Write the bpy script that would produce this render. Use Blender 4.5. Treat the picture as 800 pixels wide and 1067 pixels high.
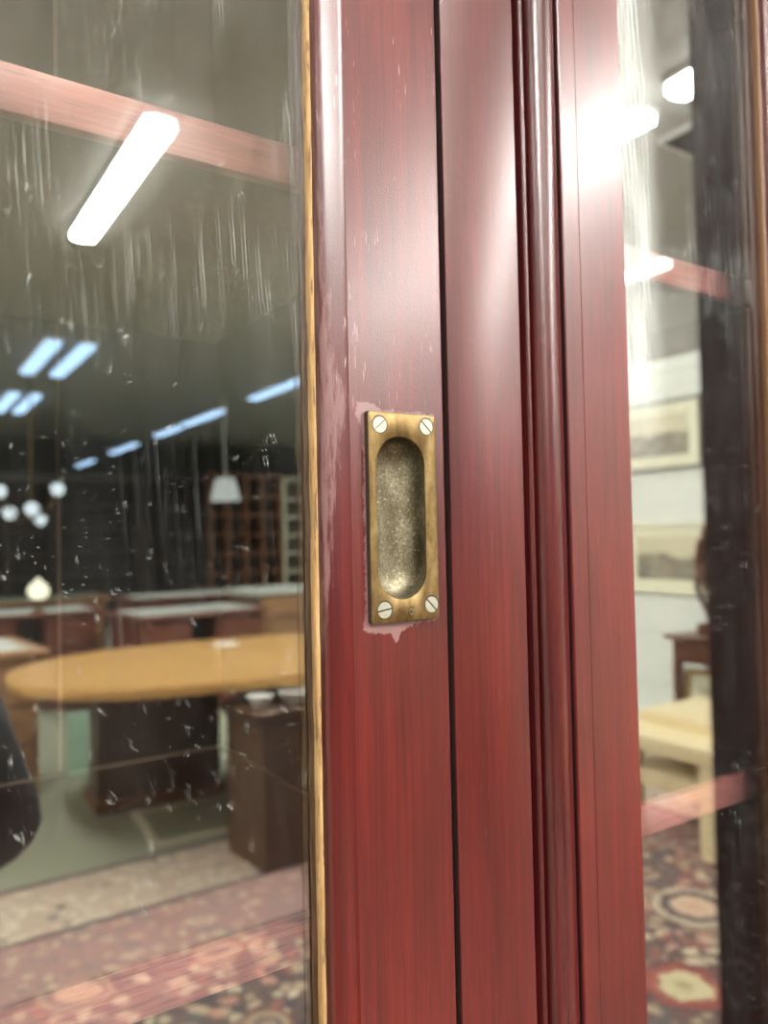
import bpy, bmesh, math, random
from mathutils import Vector, Matrix
random.seed(7)
for _o in list(bpy.data.objects):
    bpy.data.objects.remove(_o)
SC = bpy.context.scene
COL = SC.collection
PI = math.pi
rad = math.radians

# ------------------------------------------------------------------ camera
YAW, PITCH, ROLL = rad(33.7), 0.030, 0.0202
EYE = 1.35
cam_data = bpy.data.cameras.new('camera')
cam = bpy.data.objects.new('camera', cam_data)
COL.objects.link(cam)
SC.camera = cam
fw = Vector((math.sin(YAW) * math.cos(PITCH), math.cos(YAW) * math.cos(PITCH), math.sin(PITCH)))
r0 = Vector((math.cos(YAW), -math.sin(YAW), 0))
u0 = r0.cross(fw)
cr = r0 * math.cos(ROLL) - u0 * math.sin(ROLL)
cu = r0 * math.sin(ROLL) + u0 * math.cos(ROLL)
cam.matrix_world = Matrix(((cr.x, cu.x, -fw.x, 0.0), (cr.y, cu.y, -fw.y, -0.31),
                           (cr.z, cu.z, -fw.z, EYE), (0, 0, 0, 1)))
cam_data.sensor_fit = 'VERTICAL'
cam_data.sensor_height = 36.0
cam_data.lens = 800.0 / 1067.0 * 36.0
cam_data.clip_start = 0.02
cam_data.clip_end = 60
cam_data.dof.use_dof = True
cam_data.dof.focus_distance = 0.365
cam_data.dof.aperture_fstop = cam_data.lens / 4.2

# ------------------------------------------------------------------ world, exposure
world = bpy.data.worlds.new('room_ambient')
SC.world = world
world.use_nodes = True
world.node_tree.nodes['Background'].inputs[0].default_value = (0.8, 0.9, 1.0, 1)
world.node_tree.nodes['Background'].inputs[1].default_value = 0.2
SC.view_settings.view_transform = 'Standard'
SC.view_settings.look = 'None'
SC.view_settings.gamma = 1.0
SC.view_settings.use_curve_mapping = False
SC.view_settings.exposure = 0.68
TUBE_NEAR = 50.0
TUBE_FAR = 2.8
GLASS_R = 0.20
SC.cycles.max_bounces = 8
SC.cycles.diffuse_bounces = 3
SC.cycles.glossy_bounces = 4
SC.cycles.transparent_max_bounces = 16
SC.cycles.sample_clamp_indirect = 6.0
SC.cycles.caustics_reflective = False
SC.cycles.caustics_refractive = False

# ------------------------------------------------------------------ node helpers
class NT:
    def __init__(self, name):
        self.m = bpy.data.materials.new(name)
        self.m.use_nodes = True
        self.t = self.m.node_tree
        self.t.nodes.clear()
        self.out = self.n('ShaderNodeOutputMaterial')
    def n(self, typ, **kw):
        nd = self.t.nodes.new(typ)
        for k, v in kw.items():
            setattr(nd, k, v)
        return nd
    def s(self, sock, val):
        if isinstance(val, bpy.types.NodeSocket):
            self.t.links.new(val, sock)
        elif isinstance(val, (tuple, list)) and sock.type == 'RGBA' and len(val) == 3:
            sock.default_value = (*val, 1)
        else:
            sock.default_value = val
    def coord(self, scale=(1, 1, 1), loc=(0, 0, 0), rot=(0, 0, 0)):
        c = self.n('ShaderNodeTexCoord')
        m = self.n('ShaderNodeMapping')
        self.t.links.new(c.outputs['Object'], m.inputs[0])
        m.inputs['Scale'].default_value = scale
        m.inputs['Location'].default_value = loc
        m.inputs['Rotation'].default_value = rot
        return m.outputs[0]
    def slant(self, sx, sz, k, seed):
        x, y, z = self.xyz()
        c = self.n('ShaderNodeCombineXYZ')
        self.s(c.inputs[0], self.math('MULTIPLY', self.math('ADD', x, self.math('MULTIPLY', z, k)), sx))
        c.inputs[1].default_value = seed
        self.s(c.inputs[2], self.math('MULTIPLY', z, sz))
        return c.outputs[0]
    def xyz(self):
        c = self.n('ShaderNodeTexCoord')
        s = self.n('ShaderNodeSeparateXYZ')
        self.t.links.new(c.outputs['Object'], s.inputs[0])
        return s.outputs[0], s.outputs[1], s.outputs[2]
    def noise(self, vec, scale=1, detail=4, rough=0.5, dist=0.0):
        n = self.n('ShaderNodeTexNoise')
        self.s(n.inputs['Vector'], vec)
        n.inputs['Scale'].default_value = scale
        n.inputs['Detail'].default_value = detail
        n.inputs['Roughness'].default_value = rough
        n.inputs['Distortion'].default_value = dist
        return n.outputs['Fac']
    def flat(self, sx, sz, seed=0.0, k=0.0):
        return self.slant(sx, sz, k, seed * 3.7)
    def vor(self, vec, scale=1, out='Distance', feature='F1'):
        n = self.n('ShaderNodeTexVoronoi', feature=feature)
        self.s(n.inputs['Vector'], vec)
        n.inputs['Scale'].default_value = scale
        return n.outputs[out]
    def math(self, op, a, b=0.0, c=None, clamp=False):
        n = self.n('ShaderNodeMath', operation=op)
        n.use_clamp = clamp
        self.s(n.inputs[0], a)
        self.s(n.inputs[1], b)
        if c is not None:
            self.s(n.inputs[2], c)
        return n.outputs[0]
    def step(self, v, lo, hi):          # smooth 0..1
        n = self.n('ShaderNodeMapRange', interpolation_type='SMOOTHSTEP')
        self.s(n.inputs[0], v)
        n.inputs[1].default_value = lo
        n.inputs[2].default_value = hi
        n.inputs[3].default_value = 0.0
        n.inputs[4].default_value = 1.0
        return n.outputs[0]
    def ramp(self, v, stops, interp='LINEAR'):
        n = self.n('ShaderNodeValToRGB')
        n.color_ramp.interpolation = interp
        e = n.color_ramp.elements
        while len(e) < len(stops):
            e.new(0.5)
        for i, (p, c) in enumerate(stops):
            e[i].position = p
            e[i].color = (*c, 1)
        self.s(n.inputs[0], v)
        return n.outputs[0]
    def mix(self, f, a, b, blend='MIX'):
        n = self.n('ShaderNodeMix', data_type='RGBA', blend_type=blend)
        self.s(n.inputs[0], f)
        self.s(n.inputs[6], a)
        self.s(n.inputs[7], b)
        return n.outputs[2]
    def bump(self, h, strength=0.3, dist=0.001):
        n = self.n('ShaderNodeBump')
        n.inputs['Strength'].default_value = strength
        n.inputs['Distance'].default_value = dist
        self.s(n.inputs['Height'], h)
        return n.outputs[0]
    def pbr(self, col, rough=0.5, metal=0.0, normal=None, spec=0.5, coat=None, coat_rough=0.1, emit=None, emit_s=0.0):
        p = self.n('ShaderNodeBsdfPrincipled')
        self.s(p.inputs['Base Color'], col)
        self.s(p.inputs['Roughness'], rough)
        self.s(p.inputs['Metallic'], metal)
        self.s(p.inputs['Specular IOR Level'], spec)
        if normal is not None:
            self.s(p.inputs['Normal'], normal)
        if coat is not None:
            self.s(p.inputs['Coat Weight'], coat)
            self.s(p.inputs['Coat Roughness'], coat_rough)
        if emit is not None:
            self.s(p.inputs['Emission Color'], emit)
            self.s(p.inputs['Emission Strength'], emit_s)
        self.t.links.new(p.outputs[0], self.out.inputs[0])
        return self.m

def plain(name, col, rough=0.5, metal=0.0, var=0.15, scale=8.0, **kw):
    t = NT(name)
    n = t.noise(t.coord(), scale, 3)
    c = t.mix(n, tuple(v * (1 - var) for v in col), tuple(min(1, v * (1 + var)) for v in col))
    return t.pbr(c, rough, metal, **kw)

def room_wood(name, dark, light, rough=0.35, along='x'):
    t = NT(name)
    sc = {'x': (1.5, 20, 20), 'y': (20, 1.5, 20), 'z': (20, 20, 1.5)}[along]
    n = t.noise(t.coord(sc), 2.0, 5, 0.6, 0.4)
    return t.pbr(t.ramp(n, [(0.3, dark), (0.7, light)]), rough)

def emitter(name, col, strength):
    t = NT(name)
    e = t.n('ShaderNodeEmission')
    e.inputs[0].default_value = (*col, 1)
    e.inputs[1].default_value = strength
    t.t.links.new(e.outputs[0], t.out.inputs[0])
    return t.m

# polished mahogany of the bookcase front; worn = pale polish residue and painted bevel sheen
def mahogany(name, tint=(1, 1, 1), rough=0.42, worn=None, along='z'):
    t = NT(name)
    def sc(a, b, loc=(0, 0, 0)):
        return t.coord((a, a, b) if along == 'z' else (b, a, a), loc)
    grain = t.noise(sc(420, 9), 1.0, 6, 0.6, 0.5)
    broad = t.noise(sc(42, 2.6), 1.0, 4, 0.55, 0.6)
    blot = t.noise(sc(16, 7, (2, 0, 1)), 1.0, 3, 0.5)
    fine = t.noise(sc(1300, 45), 1.0, 3, 0.6)
    g = t.math('ADD', t.math('ADD', t.math('MULTIPLY', grain, 0.36), t.math('MULTIPLY', broad, 0.34)), t.math('MULTIPLY', blot, 0.30))
    col = t.ramp(g, [(0.34, (0.036 * tint[0], 0.0042 * tint[1], 0.0038 * tint[2])),
                     (0.50, (0.074 * tint[0], 0.0068 * tint[1], 0.0064 * tint[2])),
                     (0.66, (0.128 * tint[0], 0.0122 * tint[1], 0.0090 * tint[2]))])
    pore = t.step(fine, 0.54, 0.70)
    col = t.mix(t.math('MULTIPLY', pore, 0.5), col, (0.026, 0.006, 0.006))
    # chalky filler caught in some of the open pores
    flk = t.noise(sc(1100, 60, (3.1, 0, 1.7)), 1.0, 2, 0.5)
    where = t.noise(sc(50, 16, (7, 0, 2)), 1.0, 2)
    fleck = t.math('MULTIPLY', t.step(flk, 0.64, 0.70), t.step(where, 0.50, 0.60))
    hz = t.step(t.xyz()[2], 1.36, 1.46) if worn is not None else 0.12
    col = t.mix(t.math('MULTIPLY', fleck, t.math('MULTIPLY', hz, 0.5)), col, (0.50, 0.38, 0.34))
    rg = t.math('ADD', rough, t.math('MULTIPLY', grain, 0.06))
    if worn is not None:
        msk = worn(t)
        col = t.mix(msk, col, (0.20, 0.112, 0.108))
        rg = t.math('ADD', rg, t.math('MULTIPLY', msk, 0.15))
    peel = t.noise(t.coord((1000, 1000, 800)), 1.0, 3, 0.55)
    nb = t.bump(peel, 0.30, 0.0004)
    return t.pbr(col, rg, 0.0, nb, 0.32, 0.42, 0.25)

def worn_sheen_door(t):
    x, y, z = t.xyz()
    def gauss(cx, cz, r, sx=1.0, sz=1.0):
        a = t.math('MULTIPLY', t.math('SUBTRACT', x, cx), sx)
        b = t.math('MULTIPLY', t.math('SUBTRACT', z, cz), sz)
        d = t.math('SQRT', t.math('ADD', t.math('MULTIPLY', a, a), t.math('MULTIPLY', b, b)))
        return t.math('SUBTRACT', 1.0, t.step(d, 0.0, r))
    wob = t.math('MULTIPLY', t.math('SUBTRACT', t.noise(t.coord((330, 330, 200)), 1.0, 5, 0.75), 0.5), 0.009)
    dx = t.math('SUBTRACT', t.math('ABSOLUTE', t.math('SUBTRACT', x, 0.2166)), 0.0206)
    dz = t.math('SUBTRACT', t.math('ABSOLUTE', t.math('SUBTRACT', z, 1.3588)), 0.0514)
    d = t.math('ADD', t.math('MAXIMUM', dx, dz), wob)
    # thicker in the top left corner and along the foot, with one run below
    d = t.math('SUBTRACT', d, t.math('MULTIPLY', gauss(0.1962, 1.4100, 0.012), 0.0042))
    d = t.math('SUBTRACT', d, t.math('MULTIPLY', gauss(0.2080, 1.3040, 0.016, 0.7, 1.6), 0.0050))
    d = t.math('SUBTRACT', d, t.math('MULTIPLY', gauss(0.2125, 1.2960, 0.011, 3.0, 0.7), 0.0085))
    ring = t.math('SUBTRACT', 1.0, t.step(d, 0.0002, 0.0014))
    e = t.noise(t.coord((190, 190, 22), (0, 0, 4)), 1.0, 5, 0.7)
    lim = t.math('SUBTRACT', 0.1850, t.math('MULTIPLY', t.math('ABSOLUTE', t.math('SUBTRACT', z, 1.41)), 0.085))
    inside = t.math('SUBTRACT', 1.0, t.step(t.math('ADD', t.math('SUBTRACT', x, lim), t.math('MULTIPLY', t.math('SUBTRACT', e, 0.5), 0.016)), -0.0008, 0.0010))
    zr = t.math('MULTIPLY', t.step(z, 1.28, 1.32), t.math('SUBTRACT', 1.0, t.step(z, 1.48, 1.56)))
    brk = t.step(t.noise(t.coord((420, 420, 40), (5, 0, 0)), 1.0, 4, 0.7), 0.34, 0.56)
    edge = t.math('MULTIPLY', t.math('MULTIPLY', t.math('MULTIPLY', inside, zr), brk), 0.62)  # bevel mark: residue together with sheen painted into the colour
    return t.math('MAXIMUM', t.math('MULTIPLY', ring, 0.85), edge)

M_DOOR = mahogany('mahogany_door', (1.0, 0.92, 0.9), 0.32, worn_sheen_door)
M_POST = mahogany('mahogany_post', (0.92, 0.86, 0.92), 0.32)
M_BEAD = mahogany('mahogany_bead', (0.75, 0.85, 1.0), 0.25)
M_RDOOR = mahogany('mahogany_second_door', (1.1, 1.15, 1.15), 0.32)
M_LIP = mahogany('mahogany_shelf_lipping', (5.2, 20.0, 22.0), 0.42, None, 'x')
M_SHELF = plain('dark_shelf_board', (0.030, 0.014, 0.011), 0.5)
M_INNER = plain('dark_stained_interior', (0.012, 0.008, 0.007), 0.6)  # shade inside the bookcase put into a near-black colour
M_PUTTY = None

def glazing_wood():
    t = NT('bare_glazing_strip')
    n = t.noise(t.coord((300, 300, 30)), 1.0, 5, 0.7)
    spots = t.step(t.noise(t.coord((500, 500, 60), (2, 1, 0)), 1.0, 3, 0.6), 0.55, 0.66)
    c = t.ramp(n, [(0.3, (0.36, 0.19, 0.07)), (0.62, (0.68, 0.44, 0.20))])
    c = t.mix(t.math('MULTIPLY', spots, 0.7), c, (0.13, 0.06, 0.035))
    return t.pbr(c, 0.5)
M_PUTTY = glazing_wood()
M_JOINT = plain('light_joint_wood', (0.17, 0.12, 0.085), 0.5)

def glass(name, seed, streak_x=None):
    t = NT(name)
    lw = t.n('ShaderNodeLayerWeight')
    lw.inputs[0].default_value = 0.5
    fac = t.math('ADD', t.math('MULTIPLY', t.math('POWER', lw.outputs['Facing'], 5.0), 0.8), GLASS_R, clamp=True)
    gl = t.n('ShaderNodeBsdfGlossy')
    gl.inputs['Roughness'].default_value = 0.0
    gl.inputs['Color'].default_value = (0.96, 0.99, 0.97, 1)
    tr = t.n('ShaderNodeBsdfTransparent')
    tr.inputs[0].default_value = (0.975, 0.985, 0.975, 1)
    m1 = t.n('ShaderNodeMixShader')
    t.s(m1.inputs[0], fac)
    t.t.links.new(tr.outputs[0], m1.inputs[1])
    t.t.links.new(gl.outputs[0], m1.inputs[2])
    # dirt: wipe streaks, scratches, specks and a thin film
    x, y, z = t.xyz()
    st = t.noise(t.slant(900, 12, 0.06, seed), 1.0, 3, 0.6)
    area = t.noise(t.flat(16, 9, seed + 1), 1.0, 3, 0.6)
    high = t.step(z, 1.40, 1.55)
    streak = t.math('MULTIPLY', t.math('MULTIPLY', t.step(st, 0.56, 0.68), t.step(area, 0.44, 0.64)), t.math('ADD', t.math('MULTIPLY', high, 0.30), 0.03))
    wob = t.noise(t.flat(150, 60, seed + 2, 0.12), 1.0, 2, 0.5, 0.9)
    line = t.math('SUBTRACT', 1.0, t.step(t.math('ABSOLUTE', t.math('SUBTRACT', wob, 0.5)), 0.0, 0.016))
    gate = t.step(t.noise(t.flat(240, 120, seed + 3), 1.0, 2, 0.6), 0.59, 0.66)
    scr = t.math('MULTIPLY', t.math('MULTIPLY', line, gate), 0.17)
    v = t.n('ShaderNodeTexVoronoi', feature='F1', voronoi_dimensions='2D')
    xz = t.n('ShaderNodeCombineXYZ')
    t.s(xz.inputs[0], t.math('MULTIPLY', x, 900.0))
    t.s(xz.inputs[1], t.math('MULTIPLY', z, 520.0))
    t.s(v.inputs['Vector'], xz.outputs[0])
    v.inputs['Scale'].default_value = 1.0
    sel = t.n('ShaderNodeSeparateColor')
    t.t.links.new(v.outputs['Color'], sel.inputs[0])
    speck = t.math('MULTIPLY', t.math('MULTIPLY', t.math('SUBTRACT', 1.0, t.step(v.outputs['Distance'], 0.10, 0.2)), t.step(sel.outputs[0], 0.980, 0.984)), 0.22)
    smear = t.noise(t.flat(60, 14, seed + 4), 1.0, 4, 0.6)
    film = t.math('MULTIPLY', t.step(smear, 0.35, 0.75), t.math('ADD', t.math('MULTIPLY', high, 0.012), 0.004))
    d = t.math('ADD', t.math('ADD', streak, scr), t.math('ADD', speck, film), clamp=True)
    if streak_x is not None:            # a broad unwiped band of cleaner residue
        band = t.math('MULTIPLY', t.math('SUBTRACT', 1.0, t.step(x, streak_x, streak_x + 0.032)), t.math('ADD', t.math('MULTIPLY', t.step(z, 1.36, 1.50), 0.42), 0.0))
        band = t.math('MULTIPLY', band, t.math('ADD', 0.18, t.step(st, 0.36, 0.68)))
        d = t.math('ADD', d, band, clamp=True)
    df = t.n('ShaderNodeBsdfDiffuse')
    df.inputs[0].default_value = (0.8, 0.84, 0.82, 1)
    m2 = t.n('ShaderNodeMixShader')
    t.s(m2.inputs[0], d)
    t.t.links.new(m1.outputs[0], m2.inputs[1])
    t.t.links.new(df.outputs[0], m2.inputs[2])
    t.t.links.new(m2.outputs[0], t.out.inputs[0])
    return t.m
M_GLASS_A = glass('old_glass', 0.0)
M_GLASS_B = glass('old_glass_smeared', 11.0, 0.425)
def edge_glass():
    t = NT('glass_edge')
    return t.pbr((0.03, 0.05, 0.045), 0.2)
M_GLASS_EDGE = edge_glass()

def brass():
    t = NT('aged_brass')
    n = t.noise(t.coord((120, 120, 60)), 1.0, 5, 0.65)
    c = t.ramp(n, [(0.32, (0.095, 0.058, 0.022)), (0.52, (0.175, 0.116, 0.046)), (0.72, (0.28, 0.20, 0.092))])
    tan_ = t.step(t.noise(t.coord((60, 60, 90), (3, 2, 0)), 1.0, 4, 0.6), 0.56, 0.72)
    c = t.mix(t.math('MULTIPLY', tan_, 0.5), c, (0.14, 0.075, 0.03))
    h = t.noise(t.coord((1500, 1500, 700)), 1.0, 3)
    return t.pbr(c, t.math('ADD', 0.30, t.math('MULTIPLY', n, 0.22)), 0.85, t.bump(h, 0.15, 0.0003))
def brass_cup():
    t = NT('pitted_brass_cup')
    n = t.noise(t.coord((700, 700, 700)), 1.0, 4, 0.7)
    b = t.noise(t.coord((90, 90, 60)), 1.0, 3, 0.6)
    c = t.ramp(b, [(0.35, (0.10, 0.086, 0.056)), (0.65, (0.23, 0.21, 0.15))])
    c = t.mix(t.math('MULTIPLY', t.step(n, 0.5, 0.62), 0.65), c, (0.11, 0.075, 0.03))
    c = t.mix(t.math('MULTIPLY', t.math('SUBTRACT', 1.0, t.step(n, 0.33, 0.42)), 0.6), c, (0.62, 0.55, 0.32))
    return t.pbr(c, 0.42, 0.9, t.bump(n, 0.5, 0.0006))
M_BRASS = brass()
M_CUP = brass_cup()
M_SCREW = plain('worn_steel_screw', (0.34, 0.335, 0.27), 0.45, 0.6, 0.25, 900)
M_SLOT = plain('screw_slot_grime', (0.03, 0.02, 0.015), 0.7)

# ------------------------------------------------------------------ mesh helpers
class MB:
    def __init__(self):
        self.b = bmesh.new()
    def face(self, pts, mi=0):
        f = self.b.faces.new([self.b.verts.new(p) for p in pts])
        f.material_index = mi
        return f
    def box(self, x0, x1, y0, y1, z0, z1, mi=0, mat=None, bev=0.0):
        v = [Vector((x, y, z)) for z in (z0, z1) for y in (y0, y1) for x in (x0, x1)]
        t = bmesh.new()
        vs = [t.verts.new(p) for p in v]
        for q in ((0, 2, 3, 1), (4, 5, 7, 6), (0, 1, 5, 4), (2, 6, 7, 3), (0, 4, 6, 2), (1, 3, 7, 5)):
            t.faces.new([vs[i] for i in q])
        if bev:
            bmesh.ops.bevel(t, geom=list(t.edges), offset=bev, segments=2, affect='EDGES', profile=0.5)
        self._join(t, mi, mat)
        return self
    def _join(self, t, mi, mat=None):
        if mat is not None:
            bmesh.ops.transform(t, matrix=mat, verts=t.verts)
        mp = {}
        for v in t.verts:
            mp[v] = self.b.verts.new(v.co)
        for f in t.faces:
            g = self.b.faces.new([mp[v] for v in f.verts])
            g.material_index = mi
        t.free()
    def prism(self, poly, a0, a1, axis='z', mi=0, mat=None):
        """poly of (u, v) extruded along axis; z: (x,y)  y: (x,z)  x: (y,z)"""
        def P(u, v, a):
            return {'z': (u, v, a), 'y': (u, a, v), 'x': (a, u, v)}[axis]
        t = bmesh.new()
        lo = [t.verts.new(P(u, v, a0)) for u, v in poly]
        hi = [t.verts.new(P(u, v, a1)) for u, v in poly]
        n = len(poly)
        for i in range(n):
            t.faces.new((lo[i], lo[(i + 1) % n], hi[(i + 1) % n], hi[i]))
        t.faces.new(lo[::-1])
        t.faces.new(hi)
        bmesh.ops.recalc_face_normals(t, faces=t.faces)
        self._join(t, mi, mat)
        return self
    def lathe(self, prof, c=(0, 0, 0), n=24, mi=0, mat=None):
        t = bmesh.new()
        rings = []
        for r, z in prof:
            rings.append([t.verts.new((c[0] + max(r, 1e-5) * math.cos(2 * PI * k / n), c[1] + max(r, 1e-5) * math.sin(2 * PI * k / n), c[2] + z)) for k in range(n)])
        for a, b in zip(rings, rings[1:]):
            for k in range(n):
                t.faces.new((a[k], a[(k + 1) % n], b[(k + 1) % n], b[k]))
        t.faces.new(rings[0][::-1])
        t.faces.new(rings[-1])
        bmesh.ops.recalc_face_normals(t, faces=t.faces)
        self._join(t, mi, mat)
        return self
    def tube(self, pts, r, n=10, mi=0):
        t = bmesh.new()
        rings = []
        pts = [Vector(p) for p in pts]
        for i, p in enumerate(pts):
            d = (pts[min(i + 1, len(pts) - 1)] - pts[max(i - 1, 0)]).normalized()
            a = d.cross(Vector((0, 0, 1)) if abs(d.z) < 0.9 else Vector((1, 0, 0))).normalized()
            b = d.cross(a)
            rr = r[i] if isinstance(r, (list, tuple)) else r
            rings.append([t.verts.new(p + (a * math.cos(2 * PI * k / n) + b * math.sin(2 * PI * k / n)) * rr) for k in range(n)])
        for a, b in zip(rings, rings[1:]):
            for k in range(n):
                t.faces.new((a[k], a[(k + 1) % n], b[(k + 1) % n], b[k]))
        t.faces.new(rings[0][::-1])
        t.faces.new(rings[-1])
        bmesh.ops.recalc_face_normals(t, faces=t.faces)
        self._join(t, mi)
        return self
    def build(self, name, mats, parent=None, smooth=35, loc=None):
        me = bpy.data.meshes.new(name)
        self.b.to_mesh(me)
        self.b.free()
        for m in (mats if isinstance(mats, (list, tuple)) else [mats]):
            me.materials.append(m)
        if smooth:
            me.shade_smooth()
            me.set_sharp_from_angle(angle=rad(smooth))
        o = bpy.data.objects.new(name, me)
        COL.objects.link(o)
        if parent is not None:
            o.parent = parent
        if loc is not None:
            o.location = loc
        return o

def tag(o, label=None, cat=None, group=None, kind=None):
    if label: o['label'] = label
    if cat: o['category'] = cat
    if group: o['group'] = group
    if kind: o['kind'] = kind
    return o
def empty(name, loc=(0, 0, 0), rz=0.0, label=None, cat=None, group=None):
    o = bpy.data.objects.new(name, None)
    o.empty_display_size = 0.05
    COL.objects.link(o)
    o.location = loc
    o.rotation_euler = (0, 0, rz)
    return tag(o, label, cat, group)
def struct(mb, name, mat):
    return tag(mb.build(name, mat, smooth=0), kind='structure')

# ------------------------------------------------------------------ room shell
def floor_mat():
    t = NT('olive_carpet_floor')
    n = t.noise(t.coord(), 40, 5, 0.7)
    b = t.noise(t.coord(), 1.2, 3)
    c = t.mix(n, (0.20, 0.20, 0.13), (0.34, 0.35, 0.25))
    c = t.mix(t.math('MULTIPLY', b, 0.4), c, (0.36, 0.40, 0.30))
    return t.pbr(c, 0.9)
def board_mat():
    t = NT('white_boarded_wall')
    x, y, z = t.xyz()
    k = t.math('FRACT', t.math('DIVIDE', t.math('SUBTRACT', z, 0.33), 0.34))
    gap = t.math('SUBTRACT', 1.0, t.step(k, 0.0, 0.05))
    n = t.noise(t.coord((3, 3, 3)), 1.0, 3)
    c = t.mix(n, (0.78, 0.81, 0.76), (0.84, 0.86, 0.81))
    c = t.mix(t.math('MULTIPLY', gap, 0.6), c, (0.35, 0.38, 0.36))
    c = t.mix(t.step(z, 2.46, 2.463), c, (0.17, 0.16, 0.135))  # shade of the upper wall put into the colour
    return t.pbr(c, 0.5)
M_PLASTER = plain('cream_plaster', (0.66, 0.66, 0.60), 0.8, 0, 0.05, 2)
M_CEIL = plain('white_ceiling', (0.43, 0.43, 0.42), 0.85, 0, 0.05, 1.5)
struct(MB().box(-4, 9, -19.5, 0.5, -0.05, 0), 'floor', floor_mat())
struct(MB().box(-4, 9, -19.5, 0.5, 3.0, 3.05), 'ceiling', M_CEIL)
struct(MB().box(-4, 9, 0.46, 0.56, 0, 3.0), 'wall_back', M_PLASTER)
struct(MB().box(-4.1, -4, -19.5, 0.5, 0, 3.0), 'wall_left', M_PLASTER)
struct(MB().box(9, 9.1, -19.5, 0.5, 0, 3.0), 'wall_far_right', M_PLASTER)
struct(MB().box(-4, 9, -19.6, -19.5, 0, 3.0), 'wall_front', M_PLASTER)
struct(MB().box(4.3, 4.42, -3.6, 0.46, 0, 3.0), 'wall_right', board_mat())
struct(MB().prism([(-3.6, 0), (0.46, 0), (0.46, 0.14), (-3.6, 0.14)], 4.28, 4.299, 'x'), 'baseboard_right', M_PLASTER)

# ------------------------------------------------------------------ glazed bookcase
Z0, Z1 = 0.14, 2.16          # door span
bc = empty('glazed_bookcase', (0, 0, 0), 0, 'red mahogany bookcase with glazed sliding doors and a brass flush pull', 'bookcase')
BL, BR = -0.665, 0.665
MB().box(BL, BL + 0.04, 0.0, 0.40, 0.0, 2.3).build('side_panel', M_POST, bc, 0)
MB().box(BR - 0.04, BR, 0.0, 0.40, 0.0, 2.3).build('side_panel', M_POST, bc, 0)
MB().box(BL - 0.03, BR + 0.03, -0.05, 0.42, 2.3, 2.34).box(BL, BR, 0, 0.40, 2.18, 2.3).prism(
    [(-0.0005, 2.24), (-0.012, 2.255), (-0.03, 2.27), (-0.042, 2.3), (-0.0005, 2.3)], BL, BR, 'x').build('cornice', M_POST, bc, 20)
MB().box(BL, BR, 0.0, 0.40, 0.0, 0.12).prism([(0.0, 0.0), (-0.02, 0.0), (-0.02, 0.09), (-0.008, 0.115), (0.0, 0.12)], BL, BR, 'x').build('plinth', M_POST, bc, 20)
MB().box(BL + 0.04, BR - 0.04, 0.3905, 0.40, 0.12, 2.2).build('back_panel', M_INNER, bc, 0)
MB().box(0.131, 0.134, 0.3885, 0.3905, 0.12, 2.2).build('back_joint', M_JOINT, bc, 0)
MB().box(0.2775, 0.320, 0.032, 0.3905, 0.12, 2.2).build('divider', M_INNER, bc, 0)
for zt in (0.34, 0.745, 1.153, 1.5585, 1.96):
    for xa, xb in ((BL + 0.04, 0.2775), (0.320, BR - 0.04)):
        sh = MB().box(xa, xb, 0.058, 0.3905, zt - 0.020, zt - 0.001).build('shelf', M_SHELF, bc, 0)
        MB().box(xa, xb, 0.05, 0.058, zt - 0.022, zt, bev=0.0012).build('shelf_lipping', M_LIP, sh, 40)
        MB().box(xa, xb, 0.387, 0.3905, zt - 0.001, zt + 0.0015).box((xb - 0.0025) if xb < 0.3 else xa, xb if xb < 0.3 else xa + 0.0025, 0.2, 0.387, zt - 0.001, zt + 0.0010).build('pale_joint', M_JOINT, sh, 0)

# fixed centre post and its beaded edge
post = MB()
post.prism([(0.2482, 0.028), (0.2482, 0.0012), (0.2486, 0.0004), (0.2496, 0.0), (0.2995, 0.0), (0.3003, 0.0006), (0.3006, 0.0016), (0.3008, 0.028)], 0.12, 2.2)
post = post.build('centre_post', [M_POST, M_INNER], bc, 30)
def shaded_gap_edge(o, x):                 # dark colour standing in for shade inside the narrow gap
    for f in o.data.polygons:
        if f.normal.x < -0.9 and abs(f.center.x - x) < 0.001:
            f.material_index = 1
shaded_gap_edge(post, 0.2482)
bd = [(0.3008, 0.028), (0.3009, 0.0055), (0.3040, 0.0062), (0.3046, 0.0010), (0.3050, -0.0002), (0.3058, -0.0009), (0.3068, -0.0009), (0.3076, -0.0002), (0.3080, 0.0012), (0.3084, 0.0030), (0.3098, 0.0032)]
xc, rx, ry = 0.3206, 0.0105, 0.0075
for k in range(25):
    a = PI - PI * k / 24
    bd.append((xc + rx * math.cos(a), 0.0010 - ry * math.sin(a) - 0.0))
bd += [(0.3318, 0.028)]
MB().prism(bd, 0.12, 2.2).build('bead_moulding', M_BEAD, post, 50)

def inner_stile_poly(xin, xface, xout, s):
    """glazed stile: moulded inner edge at xin, flat face from xface to xout; s=+1 grows right"""
    p = [(xin, 0.024), (xin, 0.0062), (xin + s * 0.0006, 0.0052), (xin + s * 0.002, 0.0042)]
    n = 6
    for k in range(1, n + 1):
        u = k / n
        p.append((xin + s * 0.002 + (xface - s * 0.0006 - xin - s * 0.002) * u, 0.0042 - 0.0038 * u ** 0.9))
    p += [(xface, 0.0), (xout - s * 0.0012, 0.0), (xout - s * 0.0004, 0.0004), (xout, 0.0012), (xout, 0.024)]
    return p

def rails(mb, xa, xb):
    mb.box(xa, xb, 0.0, 0.024, Z0, Z0 + 0.085).box(xa, xb, 0.0, 0.024, Z1 - 0.075, Z1)

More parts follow.
